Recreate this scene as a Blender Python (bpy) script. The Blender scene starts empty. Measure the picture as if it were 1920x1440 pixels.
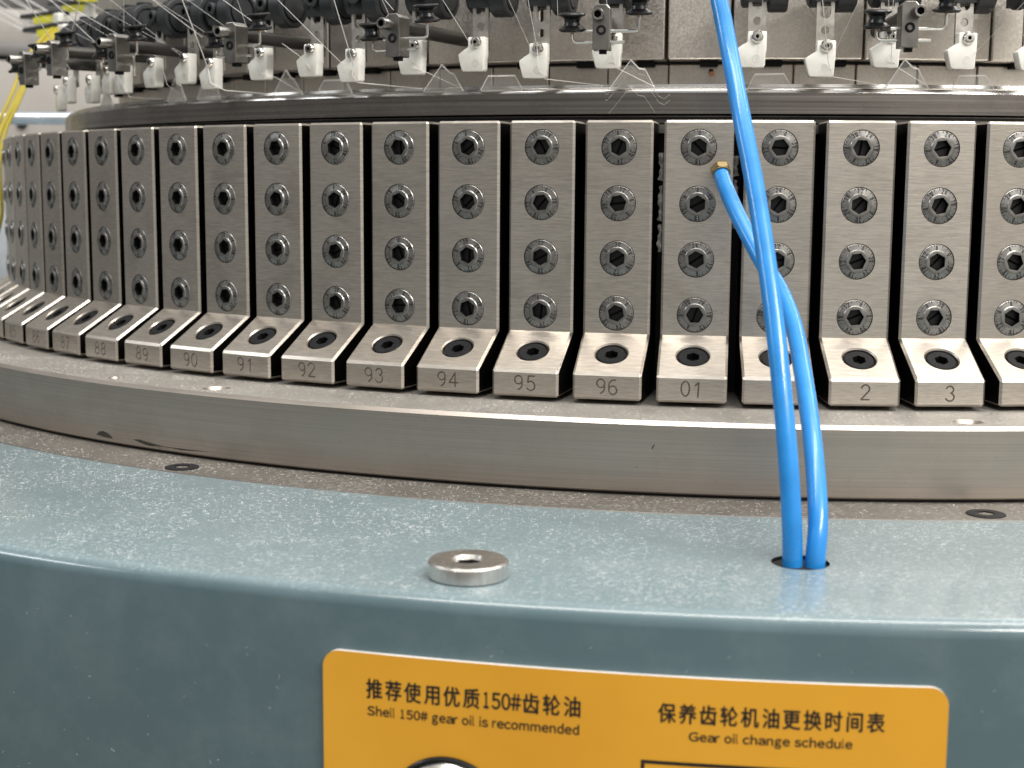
import bpy, bmesh, math, random
from math import sin, cos, pi, radians, sqrt, atan2, hypot
from mathutils import Matrix, Vector
random.seed(7)
S = bpy.context.scene
COL = S.collection

# ------------------------------------------------------------------ camera
cd = bpy.data.cameras.new('camera'); cam = bpy.data.objects.new('camera', cd); COL.objects.link(cam)
cam.matrix_world = Matrix(((0.990325, -0.026024, 0.136303, 0.0),
                           (0.138584, 0.135271, -0.981069, -1.00271989),
                           (0.007094, 0.990467, 0.137569, -0.02442631), (0, 0, 0, 1)))
cd.sensor_fit = 'HORIZONTAL'; cd.sensor_width = 36; cd.lens = 50.316
cd.clip_start = 0.01; cd.clip_end = 60
cd.dof.use_dof = True; cd.dof.focus_distance = 0.52; cd.dof.aperture_fstop = 20
S.camera = cam

# ------------------------------------------------------------------ world and lamps (indoor hall light)
W = bpy.data.worlds.new('World'); S.world = W; W.use_nodes = True
nt = W.node_tree; bg = nt.nodes['Background']
tc = nt.nodes.new('ShaderNodeTexCoord'); sx = nt.nodes.new('ShaderNodeSeparateXYZ')
nt.links.new(tc.outputs['Generated'], sx.inputs[0])
def wramp(sock, stops):
    r = nt.nodes.new('ShaderNodeValToRGB'); nt.links.new(sock, r.inputs[0])
    mr = nt.nodes.new('ShaderNodeMapRange'); mr.inputs[1].default_value = -1; mr.inputs[2].default_value = 1
    nt.links.new(sock, mr.inputs[0]); nt.links.new(mr.outputs[0], r.inputs[0])
    e = r.color_ramp.elements
    while len(e) < len(stops): e.new(0.5)
    for k, (p, c) in enumerate(stops): e[k].position = p; e[k].color = (*c, 1)
    return r.outputs[0]
gz = wramp(sx.outputs['Z'], [(0, (.20, .19, .18)), (.45, (.40, .39, .37)), (.55, (.82, .81, .78)), (.75, (.95, .94, .92)), (.9, (1.5, 1.5, 1.47)), (1, (2.05, 2.05, 2.02))])
gx = wramp(sx.outputs['X'], [(0, (.40, .40, .395)), (.35, (.58, .575, .565)), (.52, (.92, .90, .87)), (.72, (1.38, 1.34, 1.27)), (1, (1.4, 1.36, 1.3))])
mx = nt.nodes.new('ShaderNodeMix'); mx.data_type = 'RGBA'; mx.blend_type = 'MULTIPLY'; mx.inputs[0].default_value = 1
nt.links.new(gz, mx.inputs[6]); nt.links.new(gx, mx.inputs[7]); nt.links.new(mx.outputs[2], bg.inputs[0])
bg.inputs[1].default_value = 0.72

def lamp(name, loc, target, sx_, sy_, watts, col=(1, .97, .92)):
    l = bpy.data.lights.new(name, 'AREA'); l.shape = 'RECTANGLE'; l.size = sx_; l.size_y = sy_; l.energy = watts; l.color = col
    o = bpy.data.objects.new(name, l); COL.objects.link(o); o.location = loc
    o.rotation_euler = (Vector(target) - Vector(loc)).to_track_quat('-Z', 'Y').to_euler()
lamp('ceiling_lamp_right', (1.25, -1.55, 1.35), (0, -.5, -.05), 1.3, .22, 42)
lamp('ceiling_lamp_middle', (0.1, -0.75, 1.9), (0, -.55, 0), 2.2, .25, 34)
lamp('added_rim_light', (1.3, 0.9, 1.7), (.2, -.4, 0), 1.6, .25, 14, (.95, .98, 1))  # added light without a known source, gives a rim on the right
lamp('added_edge_light', (-2.3, -1.0, 1.35), (-.2, -.55, -.1), 1.2, .2, 13, (.95, .98, 1))  # added light, placed to draw a highlight along the table's left edge
S.view_settings.view_transform = 'Standard'; S.view_settings.look = 'None'
S.view_settings.exposure = 0; S.view_settings.gamma = 1; S.view_settings.use_curve_mapping = False

# ------------------------------------------------------------------ materials
MATS = {}
def principled(name):
    m = bpy.data.materials.new(name); m.use_nodes = True
    return m, m.node_tree, m.node_tree.nodes['Principled BSDF']
def noise(t, scale, vec=None, detail=4, rough=.55):
    n = t.nodes.new('ShaderNodeTexNoise'); n.inputs['Scale'].default_value = scale
    n.inputs['Detail'].default_value = detail; n.inputs['Roughness'].default_value = rough
    if vec: t.links.new(vec, n.inputs['Vector'])
    return n.outputs[0]
def coords(t, scl=(1, 1, 1), per_object=True):
    c = t.nodes.new('ShaderNodeTexCoord'); mp = t.nodes.new('ShaderNodeMapping'); mp.inputs['Scale'].default_value = scl
    t.links.new(c.outputs['Object'], mp.inputs[0])
    if per_object:
        oi = t.nodes.new('ShaderNodeObjectInfo'); ml = t.nodes.new('ShaderNodeVectorMath'); ml.operation = 'SCALE'
        cb = t.nodes.new('ShaderNodeCombineXYZ')
        for k in range(3): t.links.new(oi.outputs['Random'], cb.inputs[k])
        t.links.new(cb.outputs[0], ml.inputs[0]); ml.inputs['Scale'].default_value = 53
        t.links.new(ml.outputs[0], mp.inputs['Location'])
    return mp.outputs[0]
def ramp(t, fac, stops):
    r = t.nodes.new('ShaderNodeValToRGB'); t.links.new(fac, r.inputs[0]); e = r.color_ramp.elements
    while len(e) < len(stops): e.new(.5)
    for k, (p, c) in enumerate(stops):
        e[k].position = p; e[k].color = (c, c, c, 1) if isinstance(c, (int, float)) else (*c, 1)
    return r.outputs[0]
def mix(t, fac, a, b, mode='MIX'):
    m = t.nodes.new('ShaderNodeMix'); m.data_type = 'RGBA'; m.blend_type = mode
    for sock, v in ((m.inputs[0], fac), (m.inputs[6], a), (m.inputs[7], b)):
        if hasattr(v, 'links'): t.links.new(v, sock)
        elif isinstance(v, (int, float)): sock.default_value = v
        else: sock.default_value = (*v, 1)
    return m.outputs[2]
def bump(t, p, h, strength, dist):
    b = t.nodes.new('ShaderNodeBump'); b.inputs['Strength'].default_value = strength; b.inputs['Distance'].default_value = dist
    t.links.new(h, b.inputs['Height']); t.links.new(b.outputs[0], p.inputs['Normal'])

def m_plain(name, col, rough=.5, metal=0, coat=0, var=.12, scale=60, bumpd=0, spec=.5):
    m, t, p = principled(name); v = coords(t); p.inputs['Specular IOR Level'].default_value = spec
    n = noise(t, scale, v)
    c = mix(t, ramp(t, n, [(.3, 0.0), (.7, 1.0)]), [x * (1 - var) for x in col], [min(1, x * (1 + var)) for x in col])
    t.links.new(c, p.inputs['Base Color']); p.inputs['Metallic'].default_value = metal
    r = ramp(t, n, [(.25, max(.02, rough - .06)), (.75, min(1, rough + .06))]); t.links.new(r, p.inputs['Roughness'])
    p.inputs['Coat Weight'].default_value = coat
    if bumpd: bump(t, p, n, .5, bumpd)
    MATS[name] = m; return m

def m_brushed(name, col, rough, scl, grime=.25, line=.16, bumpd=2e-5, metal=1.0, per_object=True):
    # ground / brushed metal: fine lines along one axis, blotchy handling stains
    m, t, p = principled(name)
    v = coords(t, scl, per_object); v2 = coords(t, (1, 1, 1), per_object)
    ln = noise(t, 1.0, v, 3, .7); bl = noise(t, 45, v2, 5, .6); sp = noise(t, 900, v2, 2, .5)
    c = mix(t, ramp(t, ln, [(.3, 0.0), (.7, 1.0)]), [x * (1 - line) for x in col], [min(1, x * (1 + line)) for x in col])
    c = mix(t, ramp(t, bl, [(.48, 0.0), (.8, grime)]), c, [x * .45 for x in col])
    c = mix(t, ramp(t, sp, [(.70, 0.0), (.8, .45)]), c, [x * .3 for x in col])
    if per_object:      # each piece ground and handled a little differently
        oi = t.nodes.new('ShaderNodeObjectInfo'); tint = ramp(t, oi.outputs['Random'], [(0, (.88, .87, .86)), (1, (1.0, 1.0, 1.0))])
        c = mix(t, 1.0, c, tint, 'MULTIPLY')
    t.links.new(c, p.inputs['Base Color']); p.inputs['Metallic'].default_value = metal
    rr = mix(t, ramp(t, bl, [(.3, 0.0), (.75, 1.0)]), (rough - .05,) * 3, (rough + .1,) * 3)
    t.links.new(rr, p.inputs['Roughness']); bump(t, p, ln, .6, bumpd)
    MATS[name] = m; return m

STEEL = m_brushed('ground_steel', (.60, .553, .497), .37, (160, 160, 2400), grime=.35, line=.2)
STEEL_TURNED = m_brushed('turned_steel', (.49, .435, .385), .34, (8, 8, 2200), grime=.3, line=.12, per_object=False)
STEEL_DARK = m_brushed('dark_steel_side_shade', (.025, .024, .023), .42, (300, 300, 300), grime=.4)  # block sides: gap shade put into the colour; also the dark cylinder rail
BLACK_VOID = m_plain('recess_shade_black', (.006, .006, .006), .6)  # near-black colour stands in for shade in the hole, gaps and slits
CYL_STEEL = m_brushed('cylinder_steel', (.27, .25, .235), .24, (5, 5, 700), grime=.6, line=.42, bumpd=3e-5, per_object=False)
CYL_TOP = m_brushed('cylinder_top_steel', (.42, .41, .40), .22, (7, 7, 700), grime=.3, line=.2, per_object=False)
SCREW = m_plain('screw_steel', (.30, .292, .28), .34, 1, scale=500, var=.15, bumpd=1e-5)
SOCKET = m_plain('socket_shade_black', (.008, .008, .008), .6, spec=.1)  # near-black walls carry the shade inside the screw sockets as colour
GROOVE = m_plain('engraved_groove', (.17, .155, .138), .5, .8)
MARK = m_plain('engraved_black', (.012, .012, .012), .55)
PLUG = m_plain('black_plug', (.010, .010, .011), .42, .3)
OXIDE = m_plain('black_oxide', (.009, .0095, .011), .6, 0, var=.9, scale=1500, bumpd=5e-5, spec=.2)
BRIGHT = m_plain('bright_steel', (.72, .70, .66), .2, 1, scale=120, var=.08)
NICKEL = m_plain('nickel_steel', (.27, .26, .245), .33, 1, scale=200, var=.15)
ARM_STEEL = m_plain('arm_steel', (.58, .555, .515), .36, 1, scale=300, var=.12)
BLACKP = m_plain('black_plastic', (.020, .022, .025), .45, 0, scale=300, var=.2, spec=.4)
BLACKG = m_plain('black_ceramic', (.008, .008, .009), .28, 0, scale=200, spec=.35)
WHITEC = m_plain('white_ceramic', (.80, .79, .74), .28, 0, coat=.3, scale=250, var=.05)
COPPER = m_plain('copper', (.55, .28, .14), .35, 1)
BRASS = m_plain('brass', (.25, .19, .095), .5, 1, scale=300)
BLUE = m_plain('blue_tube', (.014, .225, .62), .30, 0, coat=.25, scale=90, var=.12, bumpd=2e-4)
BLUE.node_tree.nodes['Principled BSDF'].inputs['Subsurface Weight'].default_value = 0.0
YARN = m_plain('white_yarn', (.78, .77, .74), .6, scale=900)
YELLOW = m_plain('yellow_cable', (.36, .285, .012), .5, scale=60)
YELLOWTAG = m_plain('yellow_tag', (.85, .80, .05), .45)
WHITETAG = m_plain('white_tag', (.85, .85, .80), .45)
CREAM = m_plain('cream_paint', (.34, .315, .29), .5, scale=8)
GREYP = m_plain('grey_paint', (.16, .15, .145), .5, scale=12)
WALLM = m_plain('wall_paint', (.50, .50, .48), .8, scale=2)
NEEDLE = m_plain('needle_steel', (.80, .79, .77), .35, .5)
ROD = m_plain('blackened_rod', (.06, .058, .055), .4, .8)
WHITE_EDGE = m_plain('white_plastic_edge', (.75, .73, .70), .5)
INK = m_plain('black_ink', (.012, .010, .008), .45)
LINTM = m_plain('lint_fibre', (.80, .80, .78), .8)
STAIN = m_plain('dried_oil', (.05, .045, .04), .3, .3, var=.4, scale=400)
GREASE = m_plain('grey_grease', (.13, .127, .12), .5, .2, scale=700, var=.4, bumpd=3e-4)

def m_plates():
    m, t, p = principled('blasted_plate'); v = coords(t)
    g = noise(t, 1100, v, 3, .6); b = noise(t, 35, v, 5, .6)
    c = mix(t, ramp(t, g, [(.35, 0.0), (.65, 1.0)]), (.57, .525, .47), (.69, .64, .575))
    c = mix(t, ramp(t, b, [(.45, 0.0), (.8, .4)]), c, (.30, .275, .25))
    t.links.new(c, p.inputs['Base Color']); p.inputs['Metallic'].default_value = 1
    t.links.new(ramp(t, g, [(.3, .36), (.7, .5)]), p.inputs['Roughness']); bump(t, p, g, .25, 3e-5)
    return m
PLATE = m_plates()

def m_dusty(name, base, dust, rough, metal, coat, amount, coverage=(.53, .66)):
    # paint or metal under cotton dust: short streaky fibres plus soft film, heavier in clumps
    m, t, p = principled(name); v = coords(t, (1, 1, 1), False)
    vs = coords(t, (1, 1.0, 1), False)
    f1 = noise(t, 640, vs, 3, .8); f2 = noise(t, 1500, v, 2, .6); cl = noise(t, 30, v, 5, .7)
    fib = ramp(t, f1, [(coverage[0], 0.0), (coverage[1], 1.0)])
    fine = ramp(t, f2, [(.55, 0.0), (.72, .6)])
    clump = ramp(t, cl, [(.36, .10), (.70, 1.0)])
    a = mix(t, 1.0, mix(t, .7, fib, fine, 'SCREEN'), clump, 'MULTIPLY')
    # dust settles on faces that look up
    gm = t.nodes.new('ShaderNodeNewGeometry'); s = t.nodes.new('ShaderNodeSeparateXYZ'); t.links.new(gm.outputs['Normal'], s.inputs[0])
    up = ramp(t, s.outputs['Z'], [(.55, .03), (.95, 1.0)])
    a = mix(t, 1.0, a, up, 'MULTIPLY'); a = mix(t, 1.0, a, (amount,) * 3, 'MULTIPLY')
    film = mix(t, 1.0, up, (amount * .34,) * 3, 'MULTIPLY')
    a = mix(t, 1.0, a, film, 'ADD')
    blot = noise(t, 9, v, 3, .5)
    b = mix(t, ramp(t, blot, [(.3, 0.0), (.7, 1.0)]), [x * .90 for x in base], [x * 1.10 for x in base])
    sm = noise(t, 55, v, 5, .7); b = mix(t, ramp(t, sm, [(.45, 0.0), (.85, .07)]), b, dust)
    t.links.new(mix(t, a, b, dust), p.inputs['Base Color'])
    t.links.new(mix(t, a, (rough,) * 3, (.75,) * 3), p.inputs['Roughness'])
    if metal:
        t.links.new(mix(t, a, (metal,) * 3, (0, 0, 0)), p.inputs['Metallic'])
    p.inputs['Coat Weight'].default_value = coat; p.inputs['Coat Roughness'].default_value = .12
    bump(t, p, fib, .15, 3e-5)
    return m
TEAL = m_dusty('teal_enamel', (.084, .134, .152), (.62, .70, .72), .17, 0, .3, .40)
RINGTOP = m_dusty('dusty_steel', (.30, .28, .255), (.46, .44, .41), .45, 1, 0, .75, (.44, .68))
FLANGE = m_dusty('dusty_dark_steel', (.13, .118, .106), (.34, .32, .29), .5, 1, 0, .65, (.46, .70))

def m_sign():
    m, t, p = principled('orange_sign_face'); v = coords(t, (1, 1, 1), False); n = noise(t, 14, v, 4)
    t.links.new(mix(t, ramp(t, n, [(.3, 0.0), (.7, 1.0)]), (.66, .31, .018), (.76, .38, .030)), p.inputs['Base Color'])
    p.inputs['Roughness'].default_value = .38; return m
SIGN = m_sign()

# ------------------------------------------------------------------ mesh helpers
def new_obj(name, bm, mats, parent=None, smooth=False, loc=None):
    me = bpy.data.meshes.new(name); bm.to_mesh(me); bm.free()
    for m in (mats if isinstance(mats, (list, tuple)) else [mats]): me.materials.append(m)
    if smooth: shade(me)
    o = bpy.data.objects.new(name, me); COL.objects.link(o)
    if parent: o.parent = parent
    if loc: o.location = loc
    return o
def shade(me, ang=32):
    for p in me.polygons: p.use_smooth = True
    bm = bmesh.new(); bm.from_mesh(me); lim = radians(ang)
    for e in bm.edges:
        e.smooth = not (len(e.link_faces) == 2 and e.calc_face_angle(0) > lim)
    bm.to_mesh(me); bm.free()
def mesh_obj(name, me, parent=None):
    o = bpy.data.objects.new(name, me); COL.objects.link(o)
    if parent: o.parent = parent
    return o
def tag(o, label=None, cat=None, group=None, kind=None):
    if label: o['label'] = label
    if cat: o['category'] = cat
    if group: o['group'] = group
    if kind: o['kind'] = kind
    return o
def pos(deg, r, zmm):
    a = radians(deg); return Vector((r * sin(a), -r * cos(a), zmm / 1000))
def thing(name, deg, r, zmm, label, cat, group=None):
    o = bpy.data.objects.new(name, None); COL.objects.link(o); o.empty_display_size = .005
    o.location = pos(deg, r, zmm); o.rotation_euler = (0, 0, radians(deg))
    return tag(o, label, cat, group)

def lathe(bm, prof, seg=48, M=Matrix(), a0=0, a1=2 * pi, cap=True):
    full = abs(a1 - a0 - 2 * pi) < 1e-6; n = seg if full else seg + 1
    rows = []
    for (r, h) in prof:
        rows.append([bm.verts.new(M @ Vector((r * cos(a0 + (a1 - a0) * k / seg), r * sin(a0 + (a1 - a0) * k / seg), h))) for k in range(n)])
    for i in range(len(prof) - 1):
        for k in range(seg):
            k2 = (k + 1) % n
            try: bm.faces.new((rows[i][k], rows[i][k2], rows[i + 1][k2], rows[i + 1][k]))
            except ValueError: pass
    if cap and full:
        for row, fl in ((rows[0], True), (rows[-1], False)):
            try: bm.faces.new(row[::-1] if fl else row)
            except ValueError: pass
    return rows
def hexr(th, ap): 
    s = ((th + pi / 6) % (pi / 3)) - pi / 6
    return ap / cos(s)
def head(bm, prof, ap, depth, M=Matrix(), seg=48):
    # round screw head along +Z, with hexagonal socket of apothem ap
    rows = [[bm.verts.new(M @ Vector((r * cos(2 * pi * k / seg), r * sin(2 * pi * k / seg), h))) for k in range(seg)] for r, h in prof]
    top = prof[-1][1]
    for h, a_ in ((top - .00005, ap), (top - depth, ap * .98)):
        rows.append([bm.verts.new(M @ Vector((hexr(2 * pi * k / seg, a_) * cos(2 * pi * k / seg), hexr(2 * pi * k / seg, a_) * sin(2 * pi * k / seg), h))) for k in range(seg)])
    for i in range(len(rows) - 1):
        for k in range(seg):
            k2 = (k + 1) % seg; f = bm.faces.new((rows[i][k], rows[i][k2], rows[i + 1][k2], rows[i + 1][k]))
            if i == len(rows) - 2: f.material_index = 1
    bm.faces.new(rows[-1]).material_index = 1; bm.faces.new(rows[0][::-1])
def box(bm, c, s, M=Matrix()):
    v = [bm.verts.new(M @ Vector((c[0] + sx * s[0] / 2, c[1] + sy * s[1] / 2, c[2] + sz * s[2] / 2))) for sz in (-1, 1) for sy in (-1, 1) for sx in (-1, 1)]
    return [bm.faces.new([v[i] for i in q]) for q in ((0, 2, 3, 1), (4, 5, 7, 6), (0, 1, 5, 4), (2, 6, 7, 3), (0, 4, 6, 2), (1, 3, 7, 5))]
def prism(bm, pts, y0, y1):
    # outline in local x,z, thickness along y
    a = [bm.verts.new((x, y0, z)) for x, z in pts]; b = [bm.verts.new((x, y1, z)) for x, z in pts]; n = len(pts)
    bm.faces.new(a); bm.faces.new(b[::-1])
    for k in range(n): bm.faces.new((a[k], b[k], b[(k + 1) % n], a[(k + 1) % n]))
def bevel(bm, w, seg=1, ang=30):
    bmesh.ops.recalc_face_normals(bm, faces=bm.faces)
    es = [e for e in bm.edges if len(e.link_faces) == 2 and e.calc_face_angle(0) > radians(ang)]
    bmesh.ops.bevel(bm, geom=es, offset=w, segments=seg, profile=.5, affect='EDGES', clamp_overlap=True)
def spline(pts, n):
    # Catmull-Rom through pts
    P = [Vector(p) for p in pts]; P = [2 * P[0] - P[1]] + P + [2 * P[-1] - P[-2]]; out = []
    for i in range(1, len(P) - 2):
        for k in range(n):
            t = k / n; a, b, c, d = P[i - 1:i + 3]
            out.append(.5 * ((2 * b) + (-a + c) * t + (2 * a - 5 * b + 4 * c - d) * t * t + (-a + 3 * b - 3 * c + d) * t ** 3))
    out.append(P[-2]); return out
def tube(bm, pts, r, seg=12, closed=False, cap=True, phase=0):
    pts = [Vector(p) for p in pts]; n = len(pts); rows = []; up = None
    for i in range(n):
        if closed: d = (pts[(i + 1) % n] - pts[i - 1])
        else: d = pts[min(i + 1, n - 1)] - pts[max(i - 1, 0)]
        d.normalize()
        if up is None: up = d.orthogonal().normalized()
        up = (up - d * up.dot(d)); 
        if up.length < 1e-6: up = d.orthogonal()
        up.normalize(); s = d.cross(up); rr = r(i / (n - 1)) if callable(r) else r
        rows.append([bm.verts.new(pts[i] + rr * (cos(2 * pi * k / seg + phase) * up + sin(2 * pi * k / seg + phase) * s)) for k in range(seg)])
    for i in range(n if closed else n - 1):
        for k in range(seg):
            bm.faces.new((rows[i][k], rows[i][(k + 1) % seg], rows[(i + 1) % n][(k + 1) % seg], rows[(i + 1) % n][k]))
    if cap and not closed: bm.faces.new(rows[0][::-1]); bm.faces.new(rows[-1])
def evaluated(o):
    dg = bpy.context.evaluated_depsgraph_get(); dg.update()
    me = bpy.data.meshes.new_from_object(o.evaluated_get(dg), depsgraph=dg); return me
def cut(target, cutters, use_self=False):
    # boolean difference, baked
    for c in cutters:
        md = target.modifiers.new('cut', 'BOOLEAN'); md.object = c; md.operation = 'DIFFERENCE'; md.solver = 'EXACT'; md.use_self = use_self; md.material_mode = 'TRANSFER'
    me = evaluated(target); target.modifiers.clear(); target.data = me
    for c in cutters:
        d = c.data; bpy.data.objects.remove(c); bpy.data.meshes.remove(d)
    return me
RX = Matrix.Rotation(pi / 2, 4, 'X')       # +Z -> -Y : outward in a thing's own frame

# stroke numerals in a box 0..1 high, about .6 wide
def arc(cx, cy, rx, ry, a0, a1, n):
    return [(cx + rx * cos(radians(a0 + (a1 - a0) * k / n)), cy + ry * sin(radians(a0 + (a1 - a0) * k / n))) for k in range(n + 1)]
STROKES = {
 '0': [arc(.3, .5, .28, .5, 90, 442, 22)],
 '1': [[(.12, .78), (.34, 1), (.34, 0)]],
 '2': [arc(.3, .72, .27, .28, 170, -25, 10) + [(.04, 0), (.6, 0)]],
 '3': [arc(.28, .76, .25, .24, 160, -80, 10) + arc(.28, .26, .29, .27, 75, -160, 11)],
 '4': [[(.46, 0), (.46, 1), (.03, .32)], [(-.02, .30), (.64, .30)]],
 '5': [[(.54, 1), (.1, 1), (.06, .56)] + arc(.28, .32, .29, .32, 125, -150, 12)],
 '6': [arc(.42, .55, .38, .45, 75, 180, 7) + arc(.31, .29, .27, .29, 180, 520, 18)],
 '7': [[(.02, 1), (.58, 1), (.2, 0)]],
 '8': [arc(.3, .75, .22, .24, -90, 250, 16), arc(.3, .26, .28, .26, 95, 435, 18)],
 '9': [arc(.3, .70, .27, .29, 350, 10, 18) + arc(.19, .45, .38, .45, 5, -75, 7)],
}

# ------------------------------------------------------------------ measured layout
R0, R1, HW = .46, .48155, .01282
ZI, ZF, ZB = -.0802, -.0930, -.1028
def block_deg(k): return -4.45 + 3.70 * k      # k = 0 carries 96
RING_R, RING_T, RING_B = .5152, -.1045, -.1298
FL_T, FL_R = -.1308, .5406
TB_R, TB_T = .6505, -.1309

# ------------------------------------------------------------------ setting
bm = bmesh.new(); box(bm, (-.6, 3.2, .2), (9, .1, 5)); tag(new_obj('wall', bm, WALLM), kind='structure')
bm = bmesh.new(); box(bm, (0, 0, -1.2), (12, 12, .04)); tag(new_obj('floor', bm, m_plain('floor_paint', (.25, .25, .24), .5)), kind='structure')

# ------------------------------------------------------------------ teal machine table with the tube hole
bm = bmesh.new()
fr = .0045
prof = [(.5409, TB_T - .02), (.5409, TB_T), (.5420, TB_T), (.60, TB_T), (TB_R - fr, TB_T)]
prof += [(TB_R - fr + fr * sin(radians(a)), TB_T - fr + fr * cos(radians(a))) for a in (15, 30, 45, 60, 75, 90)]
prof += [(TB_R, -.16), (TB_R, -.30), (TB_R, -.62), (.5409, -.62)]
lathe(bm, prof + [prof[0]], 720, cap=False)
bmesh.ops.remove_doubles(bm, verts=bm.verts, dist=1e-6); bmesh.ops.recalc_face_normals(bm, faces=bm.faces)
table = new_obj('machine_table', bm, TEAL)
HOLE = pos(2.62, .5965, TB_T * 1000)
bm = bmesh.new(); lathe(bm, [(.0083, -.03), (.0083, .01)], 48, Matrix.Translation(HOLE)); bmesh.ops.recalc_face_normals(bm, faces=bm.faces)
c = new_obj('c', bm, BLACK_VOID); cut(table, [c]); shade(table.data)
tag(table, 'teal enamelled round machine table dusted with lint, curved edge across the foreground', 'machine table')
bm = bmesh.new()
lathe(bm, [(.0082, 0), (.0082, -.028), (.002, -.028)], 40, Matrix.Translation(HOLE + Vector((0, 0, -.001))))
hl = new_obj('hole_lining', bm, BLACK_VOID, table, True)

# steel flange at the foot of the bed ring
bm = bmesh.new()
lathe(bm, [(.49, FL_T), (FL_R - .0006, FL_T), (FL_R, FL_T - .0006), (FL_R, FL_T - .02), (.49, FL_T - .02), (.49, FL_T)], 720, cap=False)
bmesh.ops.recalc_face_normals(bm, faces=bm.faces)
fl = new_obj('flange_ring', bm, FLANGE, None, True)
tag(fl, 'dull lint covered flange ring between the steel bed ring and the teal table', 'flange ring')
for dg in (-21.64, 9.91, -53, 41):
    bm = bmesh.new(); M = Matrix.Translation(pos(dg, .5318, FL_T * 1000 + .25))
    head(bm, [(.0064, -.003), (.0064, 0), (.0058, .0002), (.0040, .0002)], .0026, .0025, M, 36)
    bmesh.ops.recalc_face_normals(bm, faces=bm.faces); new_obj('sunken_bolt', bm, [OXIDE, SOCKET], fl, True)

# bed ring
bm = bmesh.new(); ch = .0014
lathe(bm, [(.40, RING_T), (RING_R - ch, RING_T), (RING_R, RING_T - ch), (RING_R, RING_B + .0006), (RING_R - .0006, RING_B), (.40, RING_B), (.40, RING_T)], 720, cap=False)
bmesh.ops.recalc_face_normals(bm, faces=bm.faces)
ring = new_obj('bed_ring', bm, [STEEL_TURNED, RINGTOP])
cs = []
for dg, r, rad in ((-22.43, .5040, .0055), (-28.67, .5062, .0032), (10.19, .5042, .0052), (-41, .5045, .0050), (26, .5042, .005)):
    bm = bmesh.new(); lathe(bm, [(rad * .72, -.012), (rad * .72, -.0016), (rad, .0002), (rad, .004)], 40, Matrix.Translation(pos(dg, r, RING_T * 1000)))
    bmesh.ops.recalc_face_normals(bm, faces=bm.faces); cs.append(new_obj('c', bm, STEEL_TURNED))
cut(ring, cs); shade(ring.data)
for p in ring.data.polygons: p.material_index = 1 if p.normal.z > .98 else 0
tag(ring, 'broad bright turned steel bed ring the cam blocks stand on', 'bed ring')
bm = bmesh.new()      # black sheet as painted shade in the recess between bed ring and flange
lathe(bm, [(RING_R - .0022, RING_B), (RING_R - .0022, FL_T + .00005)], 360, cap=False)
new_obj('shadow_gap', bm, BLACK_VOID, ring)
def on_ring(deg, z, dr=.00006): return pos(deg, RING_R + dr, z)
def stain(pts, name='oil_stain'):
    bm = bmesh.new(); bm.faces.new([bm.verts.new(on_ring(a, z)) for a, z in pts]); new_obj(name, bm, STAIN, ring)
stain([(-28.4 + x, z) for x, z in ((-.55, -127.4), (.10, -127.9), (.62, -128.0), (.52, -127.0), (.3, -126.0), (-.05, -125.4), (-.35, -125.9))])
stain([(-25.6 + x, z) for x, z in ((-.8, -126.9), (-.4, -126.5), (.3, -127.2), (1.2, -127.9), (2.6, -127.7), (4.0, -127.6), (2.5, -128.3), (1.0, -128.8), (0, -128.4))])
stain([(-2.05 + x * .5, z) for x, z in ((-.10, -113.4), (.05, -112.6), (.12, -112.4), (.05, -113.2), (-.08, -114.4), (-.13, -114.2))])

# carrier wall, black as painted shade behind the blocks, with a bright retaining lip
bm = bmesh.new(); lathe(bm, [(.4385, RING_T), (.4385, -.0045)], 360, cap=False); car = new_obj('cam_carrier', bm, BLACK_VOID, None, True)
tag(car, 'carrier wall coloured black as shade, seen through the gaps behind the cam blocks', 'cam carrier')
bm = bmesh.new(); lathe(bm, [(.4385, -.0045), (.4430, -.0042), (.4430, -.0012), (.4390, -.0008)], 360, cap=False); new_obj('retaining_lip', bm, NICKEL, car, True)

# needle cylinder
bm = bmesh.new()
prof = [(.4395, -.004), (.4395, -.0002), (.4370, .0004), (.4366, .0012), (.4330, .0014), (.4330, .0025), (.4326, .0028), (.4245, .0029), (.4240, .0036), (.4250, .0040)]
lathe(bm, prof, 720, cap=False); cyl = new_obj('needle_cylinder', bm, [CYL_STEEL, CYL_TOP, STEEL_DARK], None)
for p in cyl.data.polygons: p.material_index = 2
tag(cyl, 'dark polished needle cylinder band running round above the cam blocks', 'needle cylinder')
bm = bmesh.new(); lathe(bm, [(.4250, .0040), (.4250, .0122)], 720, cap=False); new_obj('polished_band', bm, CYL_STEEL, cyl, True)
bm = bmesh.new(); lathe(bm, [(.4250, .0122), (.4247, .0131), (.4240, .0139), (.4230, .0143), (.4205, .0146), (.4200, .0158), (.410, .0165), (.3940, .0168)], 720, cap=False)
new_obj('rim', bm, CYL_TOP, cyl, True)

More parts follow.
